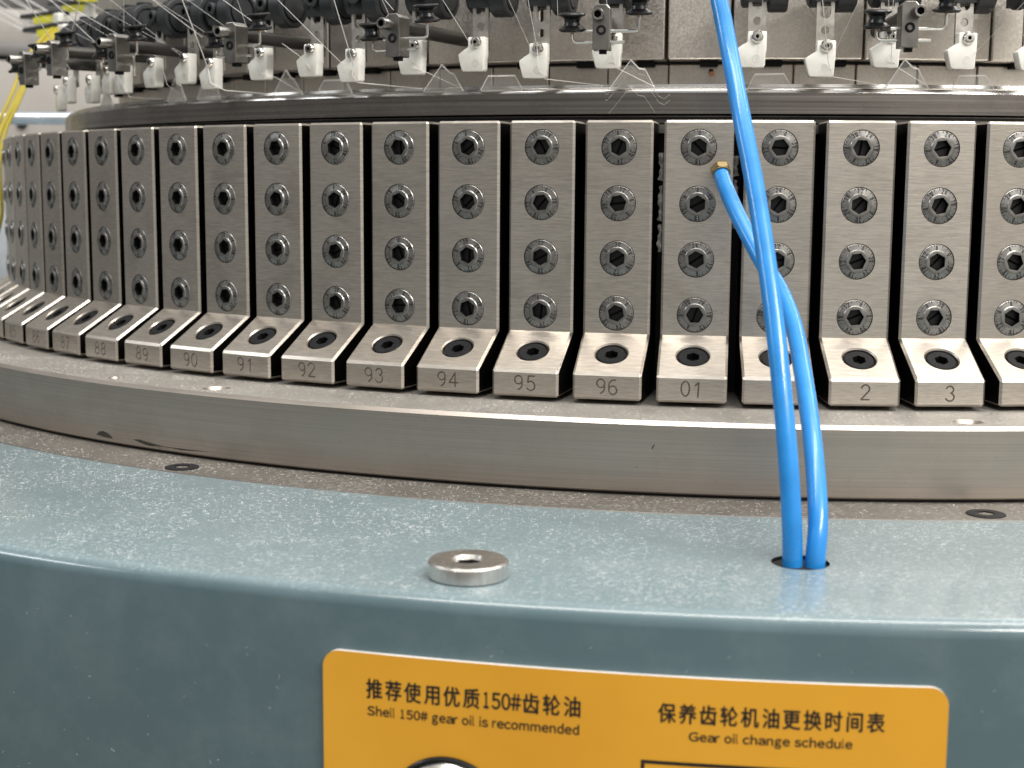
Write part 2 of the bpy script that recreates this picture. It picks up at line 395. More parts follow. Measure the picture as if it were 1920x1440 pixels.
# needles lifted by the cams (too fine and many to count)
bm = bmesh.new()
TRI = [[(-5.79, 13.5), (-4.58, 25.3), (-4.14, 21.9), (-3.8, 21.5), (-3.26, 14.0)], [(8.74, 13.8), (9.78, 25.4), (10.22, 22.4), (10.51, 21.8), (11.12, 14.0)],
       [(-16.54, 14), (-15.37, 24.9), (-14.91, 21.6), (-14.65, 21.1), (-14.06, 14)], [(-27.34, 14), (-26.23, 25.3), (-25.81, 21.7), (-25.6, 21.2), (-24.91, 14)],
       [(-37.8, 14), (-36.84, 24.8), (-36.42, 21.7), (-36.12, 21.1), (-35.56, 14)], [(-48.3, 14), (-47.1, 23.7), (-46.6, 20.5), (-45.7, 14)]]
TRAP = [[(-23.9, 14), (-23.29, 20.0), (-21.71, 20.0), (-21.26, 14)], [(-34.39, 14), (-33.92, 20), (-32.36, 20), (-32.02, 14)], [(-13.04, 14), (-12.57, 19.8), (-11.01, 19.8), (-10.54, 14)],
        [(1.61, 14), (1.96, 19.4), (3.48, 19.6), (3.97, 14)], [(12.35, 14), (12.75, 19.4), (14.2, 19.6), (14.71, 14)]]
for path in TRI + TRAP:
    a = path[0][0]
    while a < path[-1][0]:
        for (a0, z0), (a1, z1) in zip(path, path[1:]):
            if a0 <= a <= a1:
                z = z0 + (z1 - z0) * (a - a0) / (a1 - a0)
                if z > 14.2:
                    tube(bm, [pos(a, .4243, 12.5), pos(a, .4243, z - .5)], .00005, 4)
                    hk = [pos(a, .4243, z - .5), pos(a, .4242, z - .1), pos(a, .4246, z), pos(a, .4250, z - .2), pos(a, .4250, z - .7)]
                    tube(bm, hk, .00013, 4)
                break
        a += .052
for dz, x0, x1 in ((-2.3, -5.9, -2.45), (-4.6, -5.9, -2.45), (-10.6, -5.75, -3.2)):
    path = [(-9, 14.2), (-5.79, 14.2), (-4.58, 25.3), (-4.14, 21.9), (-3.8, 21.5), (-3.05, 13.2), (-2.75, 12.2), (-2.45, 14.0), (0, 14.0)]; a = x0; pts = []
    while a < x1:
        for (a0, z0), (a1, z1) in zip(path, path[1:]):
            if a0 <= a <= a1:
                z = z0 + (z1 - z0) * (a - a0) / (a1 - a0) + dz
                if z > 4.3: tube(bm, [pos(a, .42535, z - .28), pos(a, .42535, z)], .00010, 4)
                break
        a += .052
nd = new_obj('needles', bm, NEEDLE); tag(nd, 'fine steel needles rising in peaks above the cylinder rim', 'needles', kind='stuff')

# sinker cap segments
bm = bmesh.new(); box(bm, (0, .011, .0055), (.0250, .022, .0110)); bevel(bm, .0004)
seg_proto = bpy.data.meshes.new('sinker_cap'); bm.to_mesh(seg_proto); bm.free(); seg_proto.materials.append(PLATE)
for k in range(-16, 7):
    dg = -2.9 + 1.85 + 3.70 * k
    o = mesh_obj('sinker_cap', seg_proto); o.location = pos(dg, .3945, 14.6); o.rotation_euler = (0, 0, radians(dg))
    tag(o, 'small blasted steel sinker cap segment in the row under the dial plates', 'sinker cap', 'sinker cap segments under the dial plates')
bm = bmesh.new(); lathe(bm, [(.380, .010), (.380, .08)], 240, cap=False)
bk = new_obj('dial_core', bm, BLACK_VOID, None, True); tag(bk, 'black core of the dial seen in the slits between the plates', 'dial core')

# dial plates
edges = [-62.0, -54.7, -47.3, -39.9, -32.5, -25.1, -17.75, -10.35, -2.95, .80, 8.25, 15.65, 23.0]
vis = {7: 'left of the widest slit', 8: 'narrow, right of the widest slit behind the blue tube', 9: 'second from the right edge of the photo'}
for k in range(len(edges) - 1):
    d0, d1 = edges[k], edges[k + 1]; dm = (d0 + d1) / 2; w = 2 * .405 * sin(radians((d1 - d0) / 2)) - (.0016 if k in (7, 8) else .0011)
    t = thing('dial_plate', dm, .405 * cos(radians((d1 - d0) / 2)) + .0003, 26.8,
              'brownish blasted dial plate behind the guides, ' + ['far left', 'farther left', 'third from the far left', 'fourth from the far left', 'fifth from the far left', 'sixth from the far left', 'seventh from the far left', 'left of the wide slit beside the blue tube', 'narrow one just behind the blue tube', 'wide one right of the blue tube', 'second from the right edge', 'at the right edge'][k],
              'dial plate', 'dial plates round the top of the machine')
    bm = bmesh.new(); box(bm, (0, .006, .034), (w, .012, .068)); bevel(bm, .0005); new_obj('plate', bm, PLATE, t)
    for s in ((-.25, .25) if d1 - d0 > 5 else (.0,)):
        bm = bmesh.new(); box(bm, (s * w + .004, .012, -.0012), (.0074, .012, .0024)); bevel(bm, .0003); new_obj('latch_tab', bm, OXIDE, t)
bm = bmesh.new(); tube(bm, [pos(-.40, .392, 23.4), pos(-.30, .4010, 21.2)], .0010, 14); o = new_obj('copper_pin', bm, COPPER, None, True)
tag(o, 'small copper pin poking out under the dial plate left of the blue tube', 'pin')

# ------------------------------------------------------------------ cam blocks
def zz(z): return z - ZB
bm = bmesh.new()
side = [(0, 0), (0, ZI), (-(R1 - R0), ZF), (-(R1 - R0), ZB), (.0195, ZB), (.0195, 0)]
a = [bm.verts.new((-HW, y, zz(z))) for y, z in side]; b = [bm.verts.new((HW, y, zz(z))) for y, z in side]; n = len(side)
bm.faces.new(a[::-1]); bm.faces.new(b)
for k in range(n): bm.faces.new((a[k], a[(k + 1) % n], b[(k + 1) % n], b[k]))
bmesh.ops.recalc_face_normals(bm, faces=bm.faces)
es = [e for e in bm.edges if len(e.link_faces) == 2 and e.calc_face_angle(0) > radians(20) and not all(abs(v.co.z - zz(ZI)) < 1e-5 and abs(v.co.y) < 1e-5 for v in e.verts)]
bmesh.ops.bevel(bm, geom=es, offset=.00085, segments=1, affect='EDGES')
proto = new_obj('body', bm, STEEL)
SZ = [-.0100, -.0309, -.0516, -.0724]
sl = Vector((0, -(R1 - R0), ZF - ZI)); sl.normalize(); nrm = Vector((0, sl.z, -sl.y)); nrm = nrm if nrm.z > 0 else -nrm
BOLT = Vector((0, 0, zz(ZI))) + sl * .0126
MB = Matrix.Translation(BOLT) @ nrm.to_track_quat('Z', 'Y').to_matrix().to_4x4()
cs = []
for z in SZ:
    bm = bmesh.new(); lathe(bm, [(.00675, -.004), (.00675, .004)], 48, Matrix.Translation((0, 0, zz(z))) @ RX); bmesh.ops.recalc_face_normals(bm, faces=bm.faces); cs.append(new_obj('c', bm, STEEL))
bm = bmesh.new(); lathe(bm, [(.0061, -.0052), (.0061, -.0006), (.0066, .0001), (.0066, .004)], 48, MB); bmesh.ops.recalc_face_normals(bm, faces=bm.faces); cs.append(new_obj('c', bm, STEEL))
cut(proto, cs)
def side_mats(me):  # dark side faces put the shade between blocks into their colour
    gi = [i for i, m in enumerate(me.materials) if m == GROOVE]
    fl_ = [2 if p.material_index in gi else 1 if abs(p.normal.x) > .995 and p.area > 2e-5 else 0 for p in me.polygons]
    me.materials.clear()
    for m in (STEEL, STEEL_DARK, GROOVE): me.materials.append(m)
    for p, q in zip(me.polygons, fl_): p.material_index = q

# adjusting screw: dished dial with hexagon, own scale and slotted plug
bm = bmesh.new()
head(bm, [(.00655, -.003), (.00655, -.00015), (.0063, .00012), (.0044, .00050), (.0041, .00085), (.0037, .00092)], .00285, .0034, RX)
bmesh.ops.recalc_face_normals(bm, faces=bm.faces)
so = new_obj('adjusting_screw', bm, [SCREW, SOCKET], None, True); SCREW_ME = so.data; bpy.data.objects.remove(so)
def cone_h(r): return .00012 + (.0063 - r) / .0019 * .00038 + .00003
bm = bmesh.new()
def ribbon(pts, w):
    for p, q in zip(pts, pts[1:]):
        d = Vector((q[0] - p[0], q[1] - p[1])); 
        if d.length < 1e-9: continue
        d.normalize(); nn = Vector((-d.y, d.x)) * w / 2; e = d * w * .3
        vs = []
        for c_, s_ in ((p, 1), (p, -1), (q, -1), (q, 1)):
            off = -e if c_ is p else e
            x, y = c_[0] + s_ * nn.x + off.x, c_[1] + s_ * nn.y + off.y
            vs.append(bm.verts.new(RX @ Vector((x, y, cone_h(hypot(x, y))))))
        bm.faces.new(vs)
for k in range(36):
    th = 2 * pi * k / 36; r0 = .00555 if k % 6 == 0 else .00575
    if k % 6: ribbon([(r0 * cos(th), r0 * sin(th)), (.00628 * cos(th), .00628 * sin(th))], .00026)
for k, s in enumerate(('0', '6', '12', '18', '24', '30')):
    th = pi / 2 + k * pi / 3; h = .00165; wd = .00120; tot = len(s) * wd
    ux, uy = cos(th), sin(th); tx, ty = sin(th), -cos(th)
    for i, chh in enumerate(s):
        for st in STROKES[chh]:
            pts = []
            for (px, py) in st:
                lx = (i * wd - tot / 2 + .00018) + px * h * .55; ly = .00452 + py * h
                pts.append((tx * lx + ux * ly, ty * lx + uy * ly))
            ribbon(pts, .00029)
mo = new_obj('scale_marks', bm, MARK); MARK_ME = mo.data; bpy.data.objects.remove(mo)
bm = bmesh.new()
for s in (-1, 1):
    pts = [(x, y) for x, y in arc(0, 0, .0030, .0030, 8, 172, 16)]
    base = [bm.verts.new(RX @ Vector((x, s * y, -.0019))) for x, y in pts]; top = [bm.verts.new(RX @ Vector((x * .97, s * y, -.0016))) for x, y in pts]
    bm.faces.new(top if s > 0 else top[::-1])
    for k in range(len(pts)):
        k2 = (k + 1) % len(pts); bm.faces.new((base[k], base[k2], top[k2], top[k]))
po = new_obj('slotted_plug', bm, PLUG); PLUG_ME = po.data; bpy.data.objects.remove(po)
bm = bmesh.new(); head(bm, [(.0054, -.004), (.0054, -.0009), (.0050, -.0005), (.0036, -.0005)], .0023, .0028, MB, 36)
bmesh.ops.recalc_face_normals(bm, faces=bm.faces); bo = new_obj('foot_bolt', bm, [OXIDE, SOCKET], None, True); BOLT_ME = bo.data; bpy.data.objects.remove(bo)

ZERO = {1: (0, 0, 240, 270), 0: (60, 140, 300, 50), -1: (270, 25, 120, 50), 2: (20, 240, 120, 225), 3: (270, 125, 25, 85), 4: (258, 262, 60, 330), 5: (262, 200, 40, 0)}
SLOT = {1: (-42, 30, 33, 70), 0: (65, 5, 35, 25), -1: (-60, 45, 30, 85)}
def name_of(k): return {1: '01', 2: '1', 3: '2', 4: '3', 5: '4', 6: '5'}.get(k, str(96 + k))
for k in range(-17, 7):
    dg = block_deg(k); num = name_of(k)
    body = proto.copy(); body.data = proto.data.copy(); COL.objects.link(body)
    # engrave the number: short overlapping gouges along every stroke
    h = .0054; adv = .0047; tot = adv * (len(num) - 1) + .6 * h; bm = bmesh.new(); cnt = 0
    for i, chh in enumerate(num) if k > -16 else ():
        jx, jz, jr = random.uniform(-.0002, .0002), random.uniform(-.0002, .0002), random.uniform(-.05, .05)
        for st in STROKES[chh]:
            pts = [Vector((-tot / 2 + i * adv + px * h + jx + jr * (py - .5) * h, -(R1 - R0) - .00004, zz((ZF + ZB) / 2) - h / 2 + .0001 + py * h + jz)) for px, py in st]
            for p_, q_ in zip(pts, pts[1:]):
                d_ = q_ - p_
                if d_.length < 1e-6: continue
                d_.normalize(); cnt += 1
                tube(bm, [p_ - d_ * .00013, q_ + d_ * .00013], 
                     .00031 + .000004 * (cnt % 5), 7, phase=.3 + .07 * (cnt % 7))
    if k > -16:
        bmesh.ops.recalc_face_normals(bm, faces=bm.faces); cut(body, [new_obj('c', bm, GROOVE)], True)
    else: bm.free()
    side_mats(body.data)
    where = {1: 'steel cam block engraved 01 with the brass hose fitting in it', 2: 'steel cam block half hidden by the blue tubes, between 01 and 2'}.get(k)
    t = thing('cam_block', dg, R0, ZB * 1000, where or 'L-shaped ground steel cam block engraved ' + num + ' with four dial screws', 'cam block', 'cam blocks standing round the bed ring')
    body.parent = t; body.name = 'body'
    for i, z in enumerate(SZ):
        zero = ZERO.get(k, [random.uniform(0, 360) for _ in range(4)])[i]
        s = mesh_obj('adjusting_screw', SCREW_ME, t); s.location = (0, 0, zz(z)); s.rotation_euler = (0, radians(zero + random.uniform(-4, 4)), 0)
        mesh_obj('scale_marks', MARK_ME, s)
        q = mesh_obj('slotted_plug', PLUG_ME, s); q.rotation_euler = (0, radians(-SLOT[k][i] - zero if k in SLOT else random.uniform(0, 180)), 0)
    mesh_obj('foot_bolt', BOLT_ME, t)
d = proto.data; bpy.data.objects.remove(proto)

# hardened grease squeezed out in two gaps
for sgn, kk, r, z0, z1, lab in ((-1, 1, .4575, -12, -49, 'lumpy ribbon of grey hardened grease in the gap left of block 01'), (1, 1, .4550, -13, -40, 'lumpy dark grease in the gap right of block 01')):
    bm = bmesh.new(); rnd = random.Random(3); n = 60; rows = []
    for i in range(n):
        z = (z0 + (z1 - z0) * i / (n - 1)) / 1000; w = .0017 + .0003 * sin(i * .5) + .0002 * sin(i * 1.3)
        if 16 < i < 20 or 40 < i < 43: w = .0002
        d = .0006 + .0002 * sin(i * .7); x0 = sgn * (HW + .00002)
        rows.append([bm.verts.new((x0 + sgn * q * w, R0 - r - e * d, z)) for q, e in ((0, -1), (0, 1), (.5, 1.5), (1, .8), (1.1, -1))])
    for a_, b_ in zip(rows, rows[1:]):
        for q in range(5): bm.faces.new((a_[q], a_[(q + 1) % 5], b_[(q + 1) % 5], b_[q]))
    bm.faces.new(rows[0]); bm.faces.new(rows[-1][::-1]); bmesh.ops.recalc_face_normals(bm, faces=bm.faces)
    o = new_obj('grease_streak', bm, GREASE, None, True); o.location = pos(block_deg(kk), R0, 0); o.rotation_euler = (0, 0, radians(block_deg(kk)))
    tag(o, lab, 'grease')

# ------------------------------------------------------------------ yarn feeders
def curve_plate(name, outlines, thick, mat, parent, y):
    cu = bpy.data.curves.new(name, 'CURVE'); cu.dimensions = '2D'; cu.fill_mode = 'BOTH'; cu.extrude = thick / 2
    for pts in outlines:
        sp = cu.splines.new('POLY'); sp.points.add(len(pts) - 1); sp.use_cyclic_u = True
        for q, (x, z) in zip(sp.points, pts): q.co = (x, z, 0, 1)
    tmp = bpy.data.objects.new('tmp', cu); COL.objects.link(tmp); me = evaluated(tmp); bpy.data.objects.remove(tmp); bpy.data.curves.remove(cu)
    me.transform(Matrix.Translation((0, y, 0)) @ Matrix.Rotation(pi / 2, 4, 'X')); me.materials.clear(); me.materials.append(mat)
    return mesh_obj(name, me, parent)
GUIDE = [(-3.6, 2.1), (-3.6, -1.9), (-5.6, -3.0), (-8.0, -4.7), (-7.6, -6.6), (-6.4, -10.9), (-5.7, -11.5), (2.6, -11.6), (3.2, -10.8), (3.4, -6.0), (3.65, -5.0), (3.65, 2.1)]
def feeder(dg, zs, lab, ctop=51.6):
    t = thing('yarn_feeder', dg, .432, zs, lab, 'yarn feeder', 'yarn feeders in a row above the needles')
    bm = bmesh.new(); prism(bm, [(x / 1000, z / 1000) for x, z in GUIDE], -.0030, .0016); bevel(bm, .0005, 2); g = new_obj('ceramic_guide', bm, WHITEC, t, True)
    bm = bmesh.new(); lathe(bm, [(.0002, -.0016), (.0011, -.0006), (.0014, .00006), (.0015, .00008)], 20, Matrix.Translation((-.0003, -.0030, -.0082)) @ RX); new_obj('yarn_eye', bm, m_eye, g, True)
    bm = bmesh.new(); head(bm, [(.0025, 0), (.0024, .0006), (.0019, .0013), (.0011, .0015)], .0007, .0008, Matrix.Translation((0, -.0030, 0)) @ RX, 30)
    bmesh.ops.recalc_face_normals(bm, faces=bm.faces); new_obj('guide_screw', bm, [BRIGHT, SOCKET], t, True)
    zc = (ctop - zs) / 1000; H = .0034
    out = [(-H, -.003), (H, -.003), (H, zc + .004), (-H, zc + .004)]
    hole = arc(0, .0064, .0016, .0016, 0, 345, 23)
    slot = arc(0, .0128, .0020, .0020, 180, 360, 12) + [(.0020, zc), (-.0020, zc)]
    curve_plate('slotted_arm', [out, hole, slot], .0013, ARM_STEEL, t, .0024)
    bm = bmesh.new(); MX = Matrix.Translation((0, .0065, zc)) @ Matrix.Rotation(pi / 2, 4, 'Y')
    lathe(bm, [(.0001, -.0062), (.0062, -.0062), (.0072, -.0054), (.0072, -.0030), (.0060, -.0028), (.0060, .0038), (.0001, .0038)], 40, MX, cap=False)
    box(bm, (0, .008, zc), (.0085, .016, .011))
    lathe(bm, [(.0038, .0070), (.0038, .0098), (.0030, .0104), (.0001, .0104)], 24, Matrix.Translation((.0058, .0075, zc)), cap=False)
    h = new_obj('clamp_body', bm, BLACKP, t, True)
    bm = bmesh.new(); lathe(bm, [(.0001, .0042), (.0085, .0042), (.0090, .0047), (.0090, .0110), (.0085, .0116), (.0070, .0117), (.0068, .0106), (.0061, .0106), (.0059, .0117), (.0001, .0118)], 44, MX, cap=False)
    bmesh.ops.recalc_face_normals(bm, faces=bm.faces); new_obj('disc', bm, BLACKP, h, True)
    bm = bmesh.new(); head(bm, [(.0030, -.004), (.0030, .0016), (.0025, .0022), (.0019, .0022)], .0013, .002, Matrix.Translation((0, -.0005, zc + .001)) @ RX, 30)
    bmesh.ops.recalc_face_normals(bm, faces=bm.faces); new_obj('clamp_screw', bm, [BLACKP, SOCKET], h, True)
    return t
m_eye = m_plain('eye_ceramic', (.62, .61, .57), .35)  # greyer ceramic tone for the yarn eye
G = [(-55.2, 25.5), (-51.84, 28.6), (-46.43, 27.0), (-43.24, 30.3), (-41.2, 29.9), (-37.27, 31.5), (-33.72, 32.0), (-31.23, 28.9), (-26.93, 31.8), (-23.17, 32.2), (-20.3, 29.4), (-16.37, 31.6), (-12.73, 32.2), (-9.3, 29.1), (-5.40, 32.5), (1.96, 32.5), (5.42, 29.0), (8.66, 32.6), (12.57, 32.4), (16.25, 32.3), (19.9, 32.4)]
GL = ['farthest left, almost hidden', 'far left, blurred, under the dark pulley bracket', 'far left, second of the blurred ones', 'far left beside the second pulley bracket', 'behind the second pulley bracket from the left', 'just right of the second pulley bracket from the left', 'left of the lowered one at the third bracket',
      'lowered one under the third pulley bracket from the left', 'just right of the third pulley bracket from the left', 'second right of the third pulley bracket', 'lowered one left of the fourth pulley bracket', 'partly hidden by the fourth pulley bracket', 'alone right of the fourth pulley bracket',
      'lowered one left of the middle pulley bracket', 'mostly hidden behind the middle pulley bracket', 'partly covered by the blue tube', 'lowered one, second right of the blue tube', 'hidden behind the pulley bracket at right', 'right of the pulley bracket at right', 'cut by the right edge of the photo', 'beyond the right edge of the photo']
for (dg, z), l in zip(G[:-1], GL): feeder(dg, z, 'white guide on a slotted arm, ' + l)

# ------------------------------------------------------------------ pulley brackets
def pulley(parent, x, z, sgn):
    bm = bmesh.new(); M = Matrix.Translation((x, -.0005, z)) @ Matrix.Rotation(radians(9), 4, 'X')
    lathe(bm, [(.0008, -.0030), (.0044, -.0034), (.0050, -.0029), (.0049, -.0024), (.0031, -.0011), (.0027, 0), (.0031, .0011), (.0049, .0024), (.0050, .0029), (.0044, .0034), (.0001, .0032)], 40, M, cap=False)
    bmesh.ops.recalc_face_normals(bm, faces=bm.faces); p = new_obj('pulley', bm, BLACKG, parent, True)
    bm = bmesh.new(); lathe(bm, [(.0001, -.0036), (.0018, -.0036), (.0018, -.0030)], 20, M, cap=False); new_obj('bush', bm, COPPER, p, True)
def bracket(dg, z, lab, rot=0, headx=-.0008, swap=False):
    t = thing('pulley_bracket', dg, .465, z, lab, 'pulley bracket', 'pulley brackets with two small black yarn pulleys'); t.rotation_euler[2] += radians(rot)
    bm = bmesh.new(); c = .0014
    prism(bm, [(-.0032, -.0080), (.0032, -.0080), (.0032, .0083 - c), (.0032 - c, .0083), (-.0032 + c, .0083), (-.0032, .0083 - c)], -.0036, .0040); bevel(bm, .00035, 2); b = new_obj('block', bm, NICKEL, t)
    bm = bmesh.new(); box(bm, (.0004, .000, -.0085), (.0026, .003, .0016)); new_obj('nub', bm, OXIDE, b)
    bm = bmesh.new(); head(bm, [(.0022, -.003), (.0022, .0056), (.0020, .0060), (.0016, .0060)], .00125, .002, Matrix.Translation((headx, -.0036, .0041)) @ RX, 30); bmesh.ops.recalc_face_normals(bm, faces=bm.faces); new_obj('clamp_screw', bm, [NICKEL, SOCKET], t, True)
    bm = bmesh.new(); head(bm, [(.0018, -.001), (.0018, .0004), (.0015, .0005), (.0012, .0005)], .0009, .001, Matrix.Translation((0, -.0036, -.0010)) @ RX, 24); bmesh.ops.recalc_face_normals(bm, faces=bm.faces); new_obj('set_screw', bm, [OXIDE, SOCKET], t, True)
    bm = bmesh.new(); tube(bm, [(0, .004, .0035), (0, .054, .0035)], .0028, 20); new_obj('support_rod', bm, ROD, t, True)
    def bend(x0, x1, zz_, ztop):
        s = 1 if x1 > x0 else -1; r = .0016
        return [(x0, 0, zz_), (x1 - s * r, 0, zz_)] + [(x1 - s * r + s * r * sin(radians(q)), 0, zz_ + r - r * cos(radians(q))) for q in (22, 45, 67, 90)] + [(x1, 0, ztop)]
    bm = bmesh.new(); tube(bm, bend(.0083, -.0111, -.0051, .002), .0006, 10); w = new_obj('bent_wire', bm, BRIGHT, t, True)
    bm = bmesh.new(); tube(bm, bend(-.0061, .0135, -.0011, .007), .0006, 10); w2 = new_obj('bent_wire', bm, BRIGHT, t, True)
    pulley(t, -.0111, .0022, 1); pulley(t, .0135, .0080, 1)
for a_ in ((-46.6, 31.0, 'dark pulley bracket at the far left over the yellow cables', 8, -.0005), (-41.9, 33.5, 'second pulley bracket from the left, dark rod behind it', 0, -.0005), (-34.57, 32.4, 'third pulley bracket from the left, among the black discs', 4, -.0008),
           (-25.01, 32.5, 'pulley bracket with its long screw pointing left, fourth from the left', 0, -.0010), (-15.3, 32.2, 'bright steel pulley bracket left of the middle, screw to the front', -4, -.0014), (-5.23, 33.1, 'pulley bracket facing straight on, left of the blue tube', 4, -.0008), (8.35, 33.5, 'dark fronted pulley bracket right of the blue tube', -3, .0022)):
    bracket(*a_[:3], rot=a_[3], headx=a_[4])

# ------------------------------------------------------------------ yarns
def yarn(pts, lab, r=.00011, group='white yarns running down to the feeders', ext=.9):
    P = [pos(*p) if len(p) == 3 and abs(p[0]) > 1.2 or len(p) == 3 and p[1] > .3 and p[1] < .7 else Vector(p) for p in pts]
    P = [P[0] + (P[0] - P[1]) * ext] + P
    bm = bmesh.new(); tube(bm, P, r, 6)
    tag(new_obj('yarn', bm, YARN, None, True), lab, 'yarn', group)
F = 'thin white yarn from above into the '
yarn([(-30.35, .455, 53.9), (-31.23, .4362, 26.7), (-31.0, .4362, 20.0), (-29.98, .4345, 16.5), (-27.52, .4265, 14.9)], 'thick white yarn down to the lowered guide under the third pulley bracket', .00022)
yarn([(-32.95, .455, 55.4), (-32.02, .434, 40.6)], 'white yarn crossing the black discs behind the third pulley bracket')
yarn([(-27.08, .455, 52.1), (-23.81, .434, 28.4), (-23.1, .436, 24)], 'long slanting yarn to the guide second right of the third bracket')
yarn([(-26.05, .455, 51.6), (-26.9, .4362, 27.6), (-26.8, .4360, 23.2), (-25.87, .434, 21.1), (-24.64, .4262, 14.2)], 'yarn down behind the third bracket pulley then to the needle peak')
yarn([(-23.22, .455, 50.2), (-20.94, .4345, 25.0)], 'long slanting yarn ending left of the lowered guide at the fourth bracket')
yarn([(-19.65, .455, 48.7), (-20.09, .4362, 24.1), (-20.2, .4362, 20.6), (-20.09, .434, 17.6), (-16.5, .4262, 14.9)], 'thick yarn into the lowered guide left of the fourth bracket', .00020)
yarn([(-16.9, .462, 56), (-16.4, .4362, 23.2), (-15.58, .434, 20.6), (-13.94, .4262, 14.2)], 'yarn through the guide behind the fourth bracket to the peak beside it')
yarn([(-13.47, .455, 46.4), (-12.86, .4355, 29.6)], 'yarn slanting to the lone guide right of the fourth bracket')
yarn([(-10.04, .455, 45.5), (-9.65, .4345, 28.2)], 'fainter yarn slanting behind the lowered guide left of the middle bracket', .00008)
yarn([(-9.08, .455, 45.2), (-9.3, .4365, 29.5), (-9.2, .4362, 21), (-8.93, .434, 17.3), (-6.03, .4262, 15.0)], 'yarn over the screw of the lowered guide left of the middle bracket', .00016)
yarn([(-15.83, .47, 47.2), (-15.4, .4665, 42)], 'short yarn coming down on the fourth pulley bracket')
yarn([(-7.2, .47, 45.5), (-7.2, .4680, 36.5)], 'fine yarn down to the left pulley of the middle bracket', .00008)
yarn([(-5.25, .462, 52), (-5.3, .4362, 24.4), (-5.12, .434, 21.1), (-3.24, .4262, 14.3)], 'yarn behind the middle bracket slanting to the tall needle peak', .00014)
yarn([(4.73, .455, 43.6), (5.5, .4365, 23.0), (5.82, .434, 17.6), (8.44, .4262, 15.2)], 'yarn over the front of the lowered guide right of the blue tube', .00015)
yarn([(6.41, .455, 43.6), (5.88, .434, 27.4)], 'slanting yarn right of the lowered guide by the blue tube', .00008)
yarn([(7.29, .47, 43.7), (7.45, .4665, 36.5)], 'yarn down to the left pulley of the right bracket', .00008)
yarn([(7.98, .455, 43.7), (8.64, .4362, 24.0), (9.09, .434, 21.1), (11.03, .4262, 14.7)], 'yarn down behind the right bracket and on to its needle peak', .00014)
yarn([(14.13, .455, 43.4), (12.84, .434, 25.7)], 'fine yarn slanting left at the right edge to the last whole guide', .00008)
yarn([(-35.86, .455, 57.3), (-39.33, .44, 46.6)], 'pale yarn over the second black disc from the left', .00020)
yarn([(-41.1, .455, 60.8), (-44.36, .45, 44.8)], 'thick pale yarn down to the second bracket from the left', .00022)
yarn([(-43.62, .465, 48.8), (-47.04, .44, 27.2)], 'pale yarn down to the second feeder at far left', .0002)
yarn([(-39.77, .455, 51.4), (-36.46, .434, 33.0), (-35.71, .434, 20.5), (-35.16, .4262, 14.3)], 'thin yarn slanting across the discs to a left needle peak')
yarn([(-45.71, .455, 64.2), (-42.29, .44, 39.4), (-40.35, .434, 16.5), (-38.13, .4262, 15.1)], 'thin yarn slanting past the second bracket from the left')
yarn([(2.0, .455, 43.7), (1.95, .4362, 22.8)], 'fine yarn along the arm partly covered by the blue tube', .00007)
rnd = random.Random(21)
for i in range(6):     # thin yarns crossing in front of the black discs
    a0 = -46 + 3.2 * i + rnd.uniform(-1, 1); w_ = rnd.uniform(3.0, 7.5)
    yarn([(a0, .452, 55), (a0 + w_, .4345, rnd.uniform(30, 37))], 'thin white yarn slanting down across the black discs at left', .00006, 'thin yarns crossing the black discs at left', .6)
for i in range(9):      # fan of blurred yarns at the top left corner
    u = i / 8
    a3 = Vector((-.60 - .02 * u, .10 + .03 * u, .155 - .034 * u + random.uniform(-.008, .008))); b3 = Vector((-.455 - .03 * u + random.uniform(-.012, .012), -.02 + .01 * u, .098 - .022 * u + random.uniform(-.006, .006)))
    bm = bmesh.new(); tube(bm, [a3 + (a3 - b3) * .8, b3], random.uniform(.0002, .0005), 6)
    tag(new_obj('yarn', bm, YARN, None, True), 'blurred white yarn in the fan of yarns at the top left corner', 'yarn', 'fan of yarns at top left')

# ------------------------------------------------------------------ blue tubes and brass fitting
T1 = [(-0.41, 0.505, 53.2), (0.01, 0.515, 36.3), (0.42, 0.525, 18.3), (0.83, 0.54, -2.0), (1.22, 0.552, -21.1), (1.52, 0.562, -38.7), (1.78, 0.572, -57.2), (2.0, 0.582, -76.7), (2.18, 0.59, -95.8), (2.32, 0.5945, -113.4), (2.40, 0.5965, -130), (2.40, .5965, -152)]
T2 = [(0.29, 0.4665, -19.6), (0.49, 0.472, -24.4), (0.9, 0.481, -32.3), (1.42, 0.49, -41.1), (2.02, 0.5, -50.8), (2.58, 0.512, -59.1), (2.95, 0.526, -69.4), (3.06, 0.545, -81.2), (3.11, 0.566, -94.8), (3.13, 0.582, -108.1), (3.11, 0.5925, -120.2), (3.02, 0.5965, -131), (3.0, .5965, -152)]
bm = bmesh.new(); tube(bm, spline([pos(-1.4, .49, 95)] + [pos(*p) for p in T1], 8), .0029, 28)
tag(new_obj('air_tube', bm, BLUE, None, True), 'long blue plastic tube from the top edge down into the hole in the teal table', 'tube', 'blue plastic tubes')
bm = bmesh.new(); tube(bm, spline([pos(*p) for p in T2], 8), .0029, 28)
tag(new_obj('air_tube', bm, BLUE, None, True), 'shorter blue plastic tube plugged into the brass fitting and passing behind the longer tube', 'tube', 'blue plastic tubes')
p0, p1 = pos(.285, .4660, -18.9), pos(.49, .472, -24.4); dr = (p1 - p0).normalized()
t = bpy.data.objects.new('brass_fitting', None); COL.objects.link(t); t.location = p0
tag(t, 'brass hexagon hose fitting screwed into cam block 01', 'hose fitting')
Q = dr.to_track_quat('Z', 'Y').to_matrix().to_4x4()
bm = bmesh.new(); lathe(bm, [(.0034, -.0022), (.0038, -.0018), (.0038, .0002), (.0034, .0006)], 6, Q); bevel(bm, .0002); new_obj('hex_nut', bm, BRASS, t)
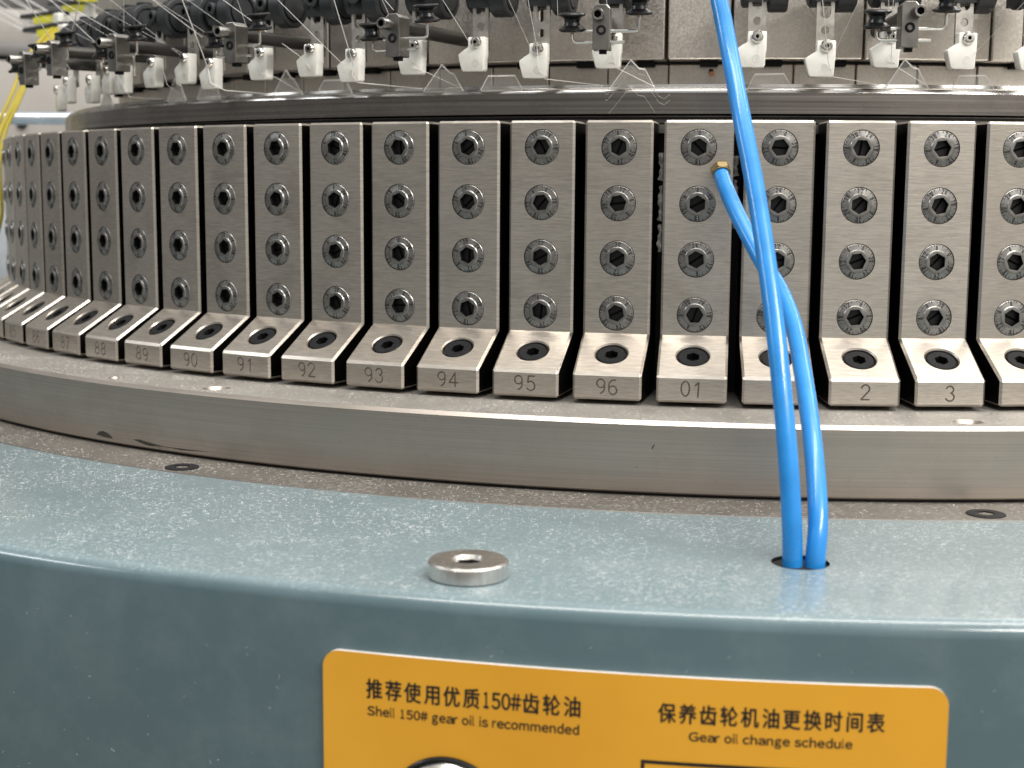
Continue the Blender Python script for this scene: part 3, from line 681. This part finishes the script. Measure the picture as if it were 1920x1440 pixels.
bm = bmesh.new(); lathe(bm, [(.0031, .0006), (.0034, .0008), (.0034, .0013), (.0030, .0014)], 32, Q, cap=False); new_obj('collar', bm, BRASS, t, True)
bm = bmesh.new(); tube(bm, [(0, 0, 0), (0, .007, .002)], .0024, 20); new_obj('threaded_stem', bm, BRASS, t, True)

# ------------------------------------------------------------------ steel hexagon plug on the table
t = thing('hexagon_plug', -5.85, .6290, TB_T * 1000, 'round bright steel plug with a hexagon socket on the teal table', 'plug')
bm = bmesh.new(); head(bm, [(.0106, 0), (.0111, .0004), (.0111, .0042), (.0106, .0048), (.0047, .0049), (.0039, .0039)], .0031, .003, Matrix.Identity(4), 72)
bmesh.ops.recalc_face_normals(bm, faces=bm.faces); new_obj('plug_head', bm, [m_brushed('plug_steel', (.80, .775, .74), .24, (500, 500, 60), grime=.15, line=.15), OXIDE], t, True)

# ------------------------------------------------------------------ orange sign plate on the table front
SR = TB_R + .00025
def wrap(u, z, r): a = u / .6515; return Vector((r * sin(a), -r * cos(a), z))
U0, U1, ZT, ZBOT, CR = radians(-8.86) * .6515, radians(5.39) * .6515, -.1474, -.235, .0048
bm = bmesh.new(); cols = []
us = [U0 + CR - CR * cos(radians(q)) for q in range(0, 91, 10)] + [U0 + CR + (U1 - U0 - 2 * CR) * k / 80 for k in range(1, 80)] + [U1 - CR + CR * sin(radians(q)) for q in range(0, 91, 10)]
for u in us:
    d = max(0, U0 + CR - u, u - (U1 - CR)); dz = CR - sqrt(max(0, CR * CR - d * d))
    cols.append([bm.verts.new(wrap(u, zv, r)) for zv, r in ((ZT - dz, SR), (ZT - dz, SR + .0011), (ZBOT + dz, SR + .0011), (ZBOT + dz, SR))])
for c0, c1 in zip(cols, cols[1:]):
    for i in range(4):
        f = bm.faces.new((c0[i], c1[i], c1[(i + 1) % 4], c0[(i + 1) % 4])); f.material_index = 0 if i == 1 else 1
for c0 in (cols[0], cols[-1]): f = bm.faces.new(c0); f.material_index = 1
bmesh.ops.recalc_face_normals(bm, faces=bm.faces)
sign = new_obj('sign_plate', bm, [SIGN, WHITE_EDGE]); tag(sign, 'orange oil change sign plate with black writing on the teal table front', 'sign')
ADV = {c: w for w, cs_ in ((222, 'il'), (278, ' '), (333, 'r'), (500, 'cs'), (556, 'heao150#gndu'), (667, 'S'), (778, 'G'), (833, 'm')) for c in cs_}
BW = dict(S=574, h=420, e=474, l=84, g=437, a=488, r=278, o=483, i=84, s=436, c=453, m=690, n=420, d=440, G=657, u=420)
BW.update({'1': 262, '5': 461, '0': 468, '#': 550})
def glyph(ch):
    # one printed character as a flat mesh; wide forms give the plain grotesque shapes of the sign
    wide = chr(ord(ch) + 0xFEE0) if 33 <= ord(ch) <= 126 else ch
    cu = bpy.data.curves.new('g', 'FONT'); cu.body = wide; cu.size = 1000; cu.resolution_u = 3
    tmp = bpy.data.objects.new('tmp', cu); COL.objects.link(tmp); me = evaluated(tmp); bpy.data.objects.remove(tmp); bpy.data.curves.remove(cu)
    return me
def lettering(text, dl, dr_, ztop, zbot, bold, name='lettering'):
    bm = bmesh.new(); x = 0; drops = []
    for ch in text:
        adv = ADV.get(ch, 1130)
        if ch != ' ':
            me = glyph(ch); xs = [v.co.x for v in me.vertices]
            if ch in BW:
                f = BW[ch] / (max(xs) - min(xs)); g_ = 716 / 733
                for v in me.vertices: v.co.x *= f
                xs = [x_ * f for x_ in xs]
            off = x + adv / 2 - (min(xs) + max(xs)) / 2
            drops.append((me, off))
        x += adv
    x0 = min(v.co.x + o for m_, o in drops for v in m_.vertices); x1 = max(v.co.x + o for m_, o in drops for v in m_.vertices)
    ys = [v.co.y for m_, o in drops for v in m_.vertices]; y0, y1 = min(ys), max(ys)
    U = radians(dl) * .6515; kx = radians(dr_ - dl) * .6515 / (x1 - x0); ky = (ztop - zbot) / 1000 / (y1 - y0)
    for n_, (bx, bz) in enumerate(((0, 0), (1, 0), (-1, 0), (0, 1), (0, -1)) if bold else ((0, 0),)):
        for m_, o in drops:
            c_ = m_.copy()
            for v in c_.vertices:
                v.co = wrap(U + (v.co.x + o - x0) * kx + bx * bold, zbot / 1000 + (v.co.y - y0) * ky + bz * bold, SR + .0011 + .00003 + n_ * .000012)
            bm.from_mesh(c_); bpy.data.meshes.remove(c_)
    for m_, o in drops: bpy.data.meshes.remove(m_)
    new_obj(name, bm, INK, sign)
lettering('推荐使用优质150#齿轮油', -7.76, -2.69, -154.35, -159.75, .00012)
lettering('Shell 150# gear oil is recommended', -7.74, -2.71, -161.75, -165.2, .00008)
lettering('保养齿轮机油更换时间表', -.93, 4.02, -154.35, -159.55, .00012)
lettering('Gear oil change schedule', -.24, 3.34, -161.5, -164.75, .00008)
bm = bmesh.new()
def strip(u0, u1, z0, z1):
    n = 40; q = [(bm.verts.new(wrap(u0 + (u1 - u0) * k / n, z0, SR + .00114)), bm.verts.new(wrap(u0 + (u1 - u0) * k / n, z1, SR + .00114))) for k in range(n + 1)]
    for a_, b_ in zip(q, q[1:]): bm.faces.new((a_[0], b_[0], b_[1], a_[1]))
ul, ur = radians(-1.30) * .6515, radians(4.75) * .6515
strip(ul, ur, -.1708, -.1698); strip(ul, ul + .0010, -.228, -.17085); strip(ur - .0010, ur, -.228, -.17085); strip(ul + .001, ur - .001, -.1825, -.1818)
new_obj('schedule_table', bm, INK, sign)
t = thing('sight_glass', -5.79, SR + .0011, -190.4, 'round oil sight glass with a dark rim set in the orange sign', 'sight glass')
bm = bmesh.new(); lathe(bm, [(.0168, 0), (.0168, .0006), (.0163, .0010), (.0158, .0006), (.0152, .0003)], 64, RX, cap=False); new_obj('rim', bm, BLACKG, t, True)
bm = bmesh.new(); lathe(bm, [(.0153, .0004), (.0140, .0022), (.0118, .0030), (.0100, .0022), (.0090, .0024), (.006, .0034), (.0001, .0038)], 64, RX, cap=False); new_obj('lens', bm, BRIGHT, t, True)

# ------------------------------------------------------------------ lint
from mathutils import noise as mnoise
def lint(name, n, a0, a1, r0, r1, z, lab, seed, ln=(.0006, .0024), rad=.00005, rpow=1):
    rnd = random.Random(seed); bm = bmesh.new()
    for _ in range(n):
        dg = rnd.uniform(a0, a1); r = r0 + (r1 - r0) * rnd.random() ** rpow; p = pos(dg, r, z); 
        if mnoise.noise(p * 38) + .6 * mnoise.noise(p * 130) < rnd.uniform(-.55, .42): continue
        if min((p - HOLE).length - .0105, (p - pos(-5.85, .629, TB_T * 1000)).length - .013) < 0: continue
        th = rnd.uniform(0, 2 * pi); L = rnd.uniform(*ln); cv = rnd.uniform(-1.2, 1.2); pts = []
        for k in range(4):
            pts.append(p + Vector((0, 0, rad + (rnd.random() ** 4) * .0005 * (k % 3 > 0)))); p = p + Vector((cos(th), sin(th), 0)) * L / 3; th += cv
        tube(bm, pts, rad, 3, cap=False)
    tag(new_obj(name, bm, LINTM), lab, 'lint', kind='stuff')
lint('lint', 11000, -36, 22, .5425, .6455, TB_T * 1000, 'white cotton lint scattered over the teal table top', 1, (.0004, .0019), .000034)
lint('lint', 1500, -40, 22, .4835, .5135, RING_T * 1000, 'pale lint on top of the bed ring', 2, (.0004, .0016), .00003)
lint('lint', 2000, -40, 22, .5165, .5402, FL_T * 1000, 'pale lint on the flange ring', 3, (.0004, .0016), .00003)

rnd = random.Random(9); bm = bmesh.new()
for _ in range(170):
    dg = rnd.uniform(-22, 10); z = rnd.uniform(-225, -138)
    if -9.2 < dg < 5.8 and z < -146: continue
    th = rnd.uniform(0, 2 * pi); L = rnd.uniform(.3, 1.3); cv = rnd.uniform(-.9, .9); pts = []
    for k in range(4):
        pts.append(pos(dg, TB_R + .00004, z)); dg += cos(th) * L / 3 / 11.35; z += sin(th) * L / 3; th += cv
    tube(bm, pts, .00003, 3, cap=False)
tag(new_obj('lint', bm, LINTM), 'sparse lint specks clinging to the teal table front', 'lint', kind='stuff')

# ------------------------------------------------------------------ far left background
def slab(name, c, s, rz, mat, lab, cat, bev=.004, rx=0):
    bm = bmesh.new(); box(bm, (0, 0, 0), s); bevel(bm, bev, 2); o = new_obj(name, bm, mat, None, True); o.location = c; o.rotation_euler = (rx, 0, rz); return tag(o, lab, cat)
view = radians(32)
cab = slab('machine_cabinet', (-.62, .44, .03), (.50, .12, .125), view, CREAM, 'blurred cream painted machine cabinet behind the yellow cables', 'cabinet')
bm = bmesh.new(); lathe(bm, [(.005, -.002), (.005, .004), (.003, .004)], 20, RX); o = new_obj('cabinet_bolt', bm, OXIDE, cab, True); o.location = (-.098, -.060, .002)
slab('machine_beam', (-.66, .40, .103), (.55, .10, .014), view, GREYP, 'blurred dark grey beam lying across the cream cabinet', 'beam')
slab('motor_housing', (-.72, .46, .131), (.40, .12, .036), view, m_plain('warm_grey_paint', (.33, .31, .29), .5), 'blurred warm grey housing above the dark beam', 'housing')
slab('machine_post', (-.70, .56, .202), (.40, .12, .09), view, m_plain('dark_grey_paint', (.10, .10, .10), .5), 'blurred dark grey mass at the top left corner', 'machine')
bm = bmesh.new(); tube(bm, [Vector((-.640, .180, .030)), Vector((-.53, .212, .031))], .0055, 20)
tag(new_obj('rail', bm, m_plain('zinc_bar', (.72, .78, .86), .25, 1), None, True), 'short shiny bluish steel bar behind the cam blocks at far left', 'bar')
slab('lower_housing', (-.62, .40, -.10), (.55, .12, .115), view, m_plain('blue_grey_paint', (.36, .39, .42), .45), 'blurred blue grey housing below the shiny bar', 'housing')
CAB = [(-.432, -.085, .076), (-.434, -.096, .0685), (-.438, -.115, .051), (-.438, -.128, .035), (-.439, -.14, .021), (-.441, -.152, .007), (-.440, -.164, -.011), (-.436, -.174, -.028), (-.434, -.178, -.044), (-.438, -.181, -.063)]
for i in range(4):
    off = Vector(((i - 1.5) * .0022, (i % 2) * .0015, 0)); pts = [Vector(p) + off * (1 + .35 * sin(k * .6 + i)) for k, p in enumerate(CAB)]
    bm = bmesh.new(); tube(bm, spline(pts, 6), .0012, 10)
    tag(new_obj('cable', bm, YELLOW, None, True), 'yellow cable of the bundle hanging at far left', 'cable', 'bundle of yellow cables')
ARMS = [((-.477, -.035, .080), (-.425, -.084, .079), 'lowest'), ((-.503, .014, .095), (-.452, -.033, .0925), 'second lowest'), ((-.483, .018, .1045), (-.424, -.044, .098), 'third'), ((-.451, -.025, .107), (-.402, -.072, .1005), 'topmost')]
for i, (p, q, nm) in enumerate(ARMS):
    p, q = Vector(p), Vector(q); t = bpy.data.objects.new('sensor_arm', None); COL.objects.link(t); t.location = p
    tag(t, 'blurred black yarn sensor arm with yellow and white tags, ' + nm + ' at top left', 'sensor arm', 'sensor arms at top left')
    d = q - p; M = d.to_track_quat('X', 'Z').to_matrix().to_4x4()
    bm = bmesh.new(); box(bm, (d.length / 2, 0, 0), (d.length, .010, .0030), M); bevel(bm, .0008); new_obj('arm', bm, BLACKP, t)
    bm = bmesh.new(); box(bm, (d.length * .70, -.004, -.0042), (d.length * .55, .004, .0045), M); new_obj('tag', bm, YELLOWTAG, t)
    bm = bmesh.new(); box(bm, (d.length * 1.02, -.004, -.0068), (.010, .005, .012), M); bevel(bm, .001); new_obj('connector', bm, WHITETAG, t)
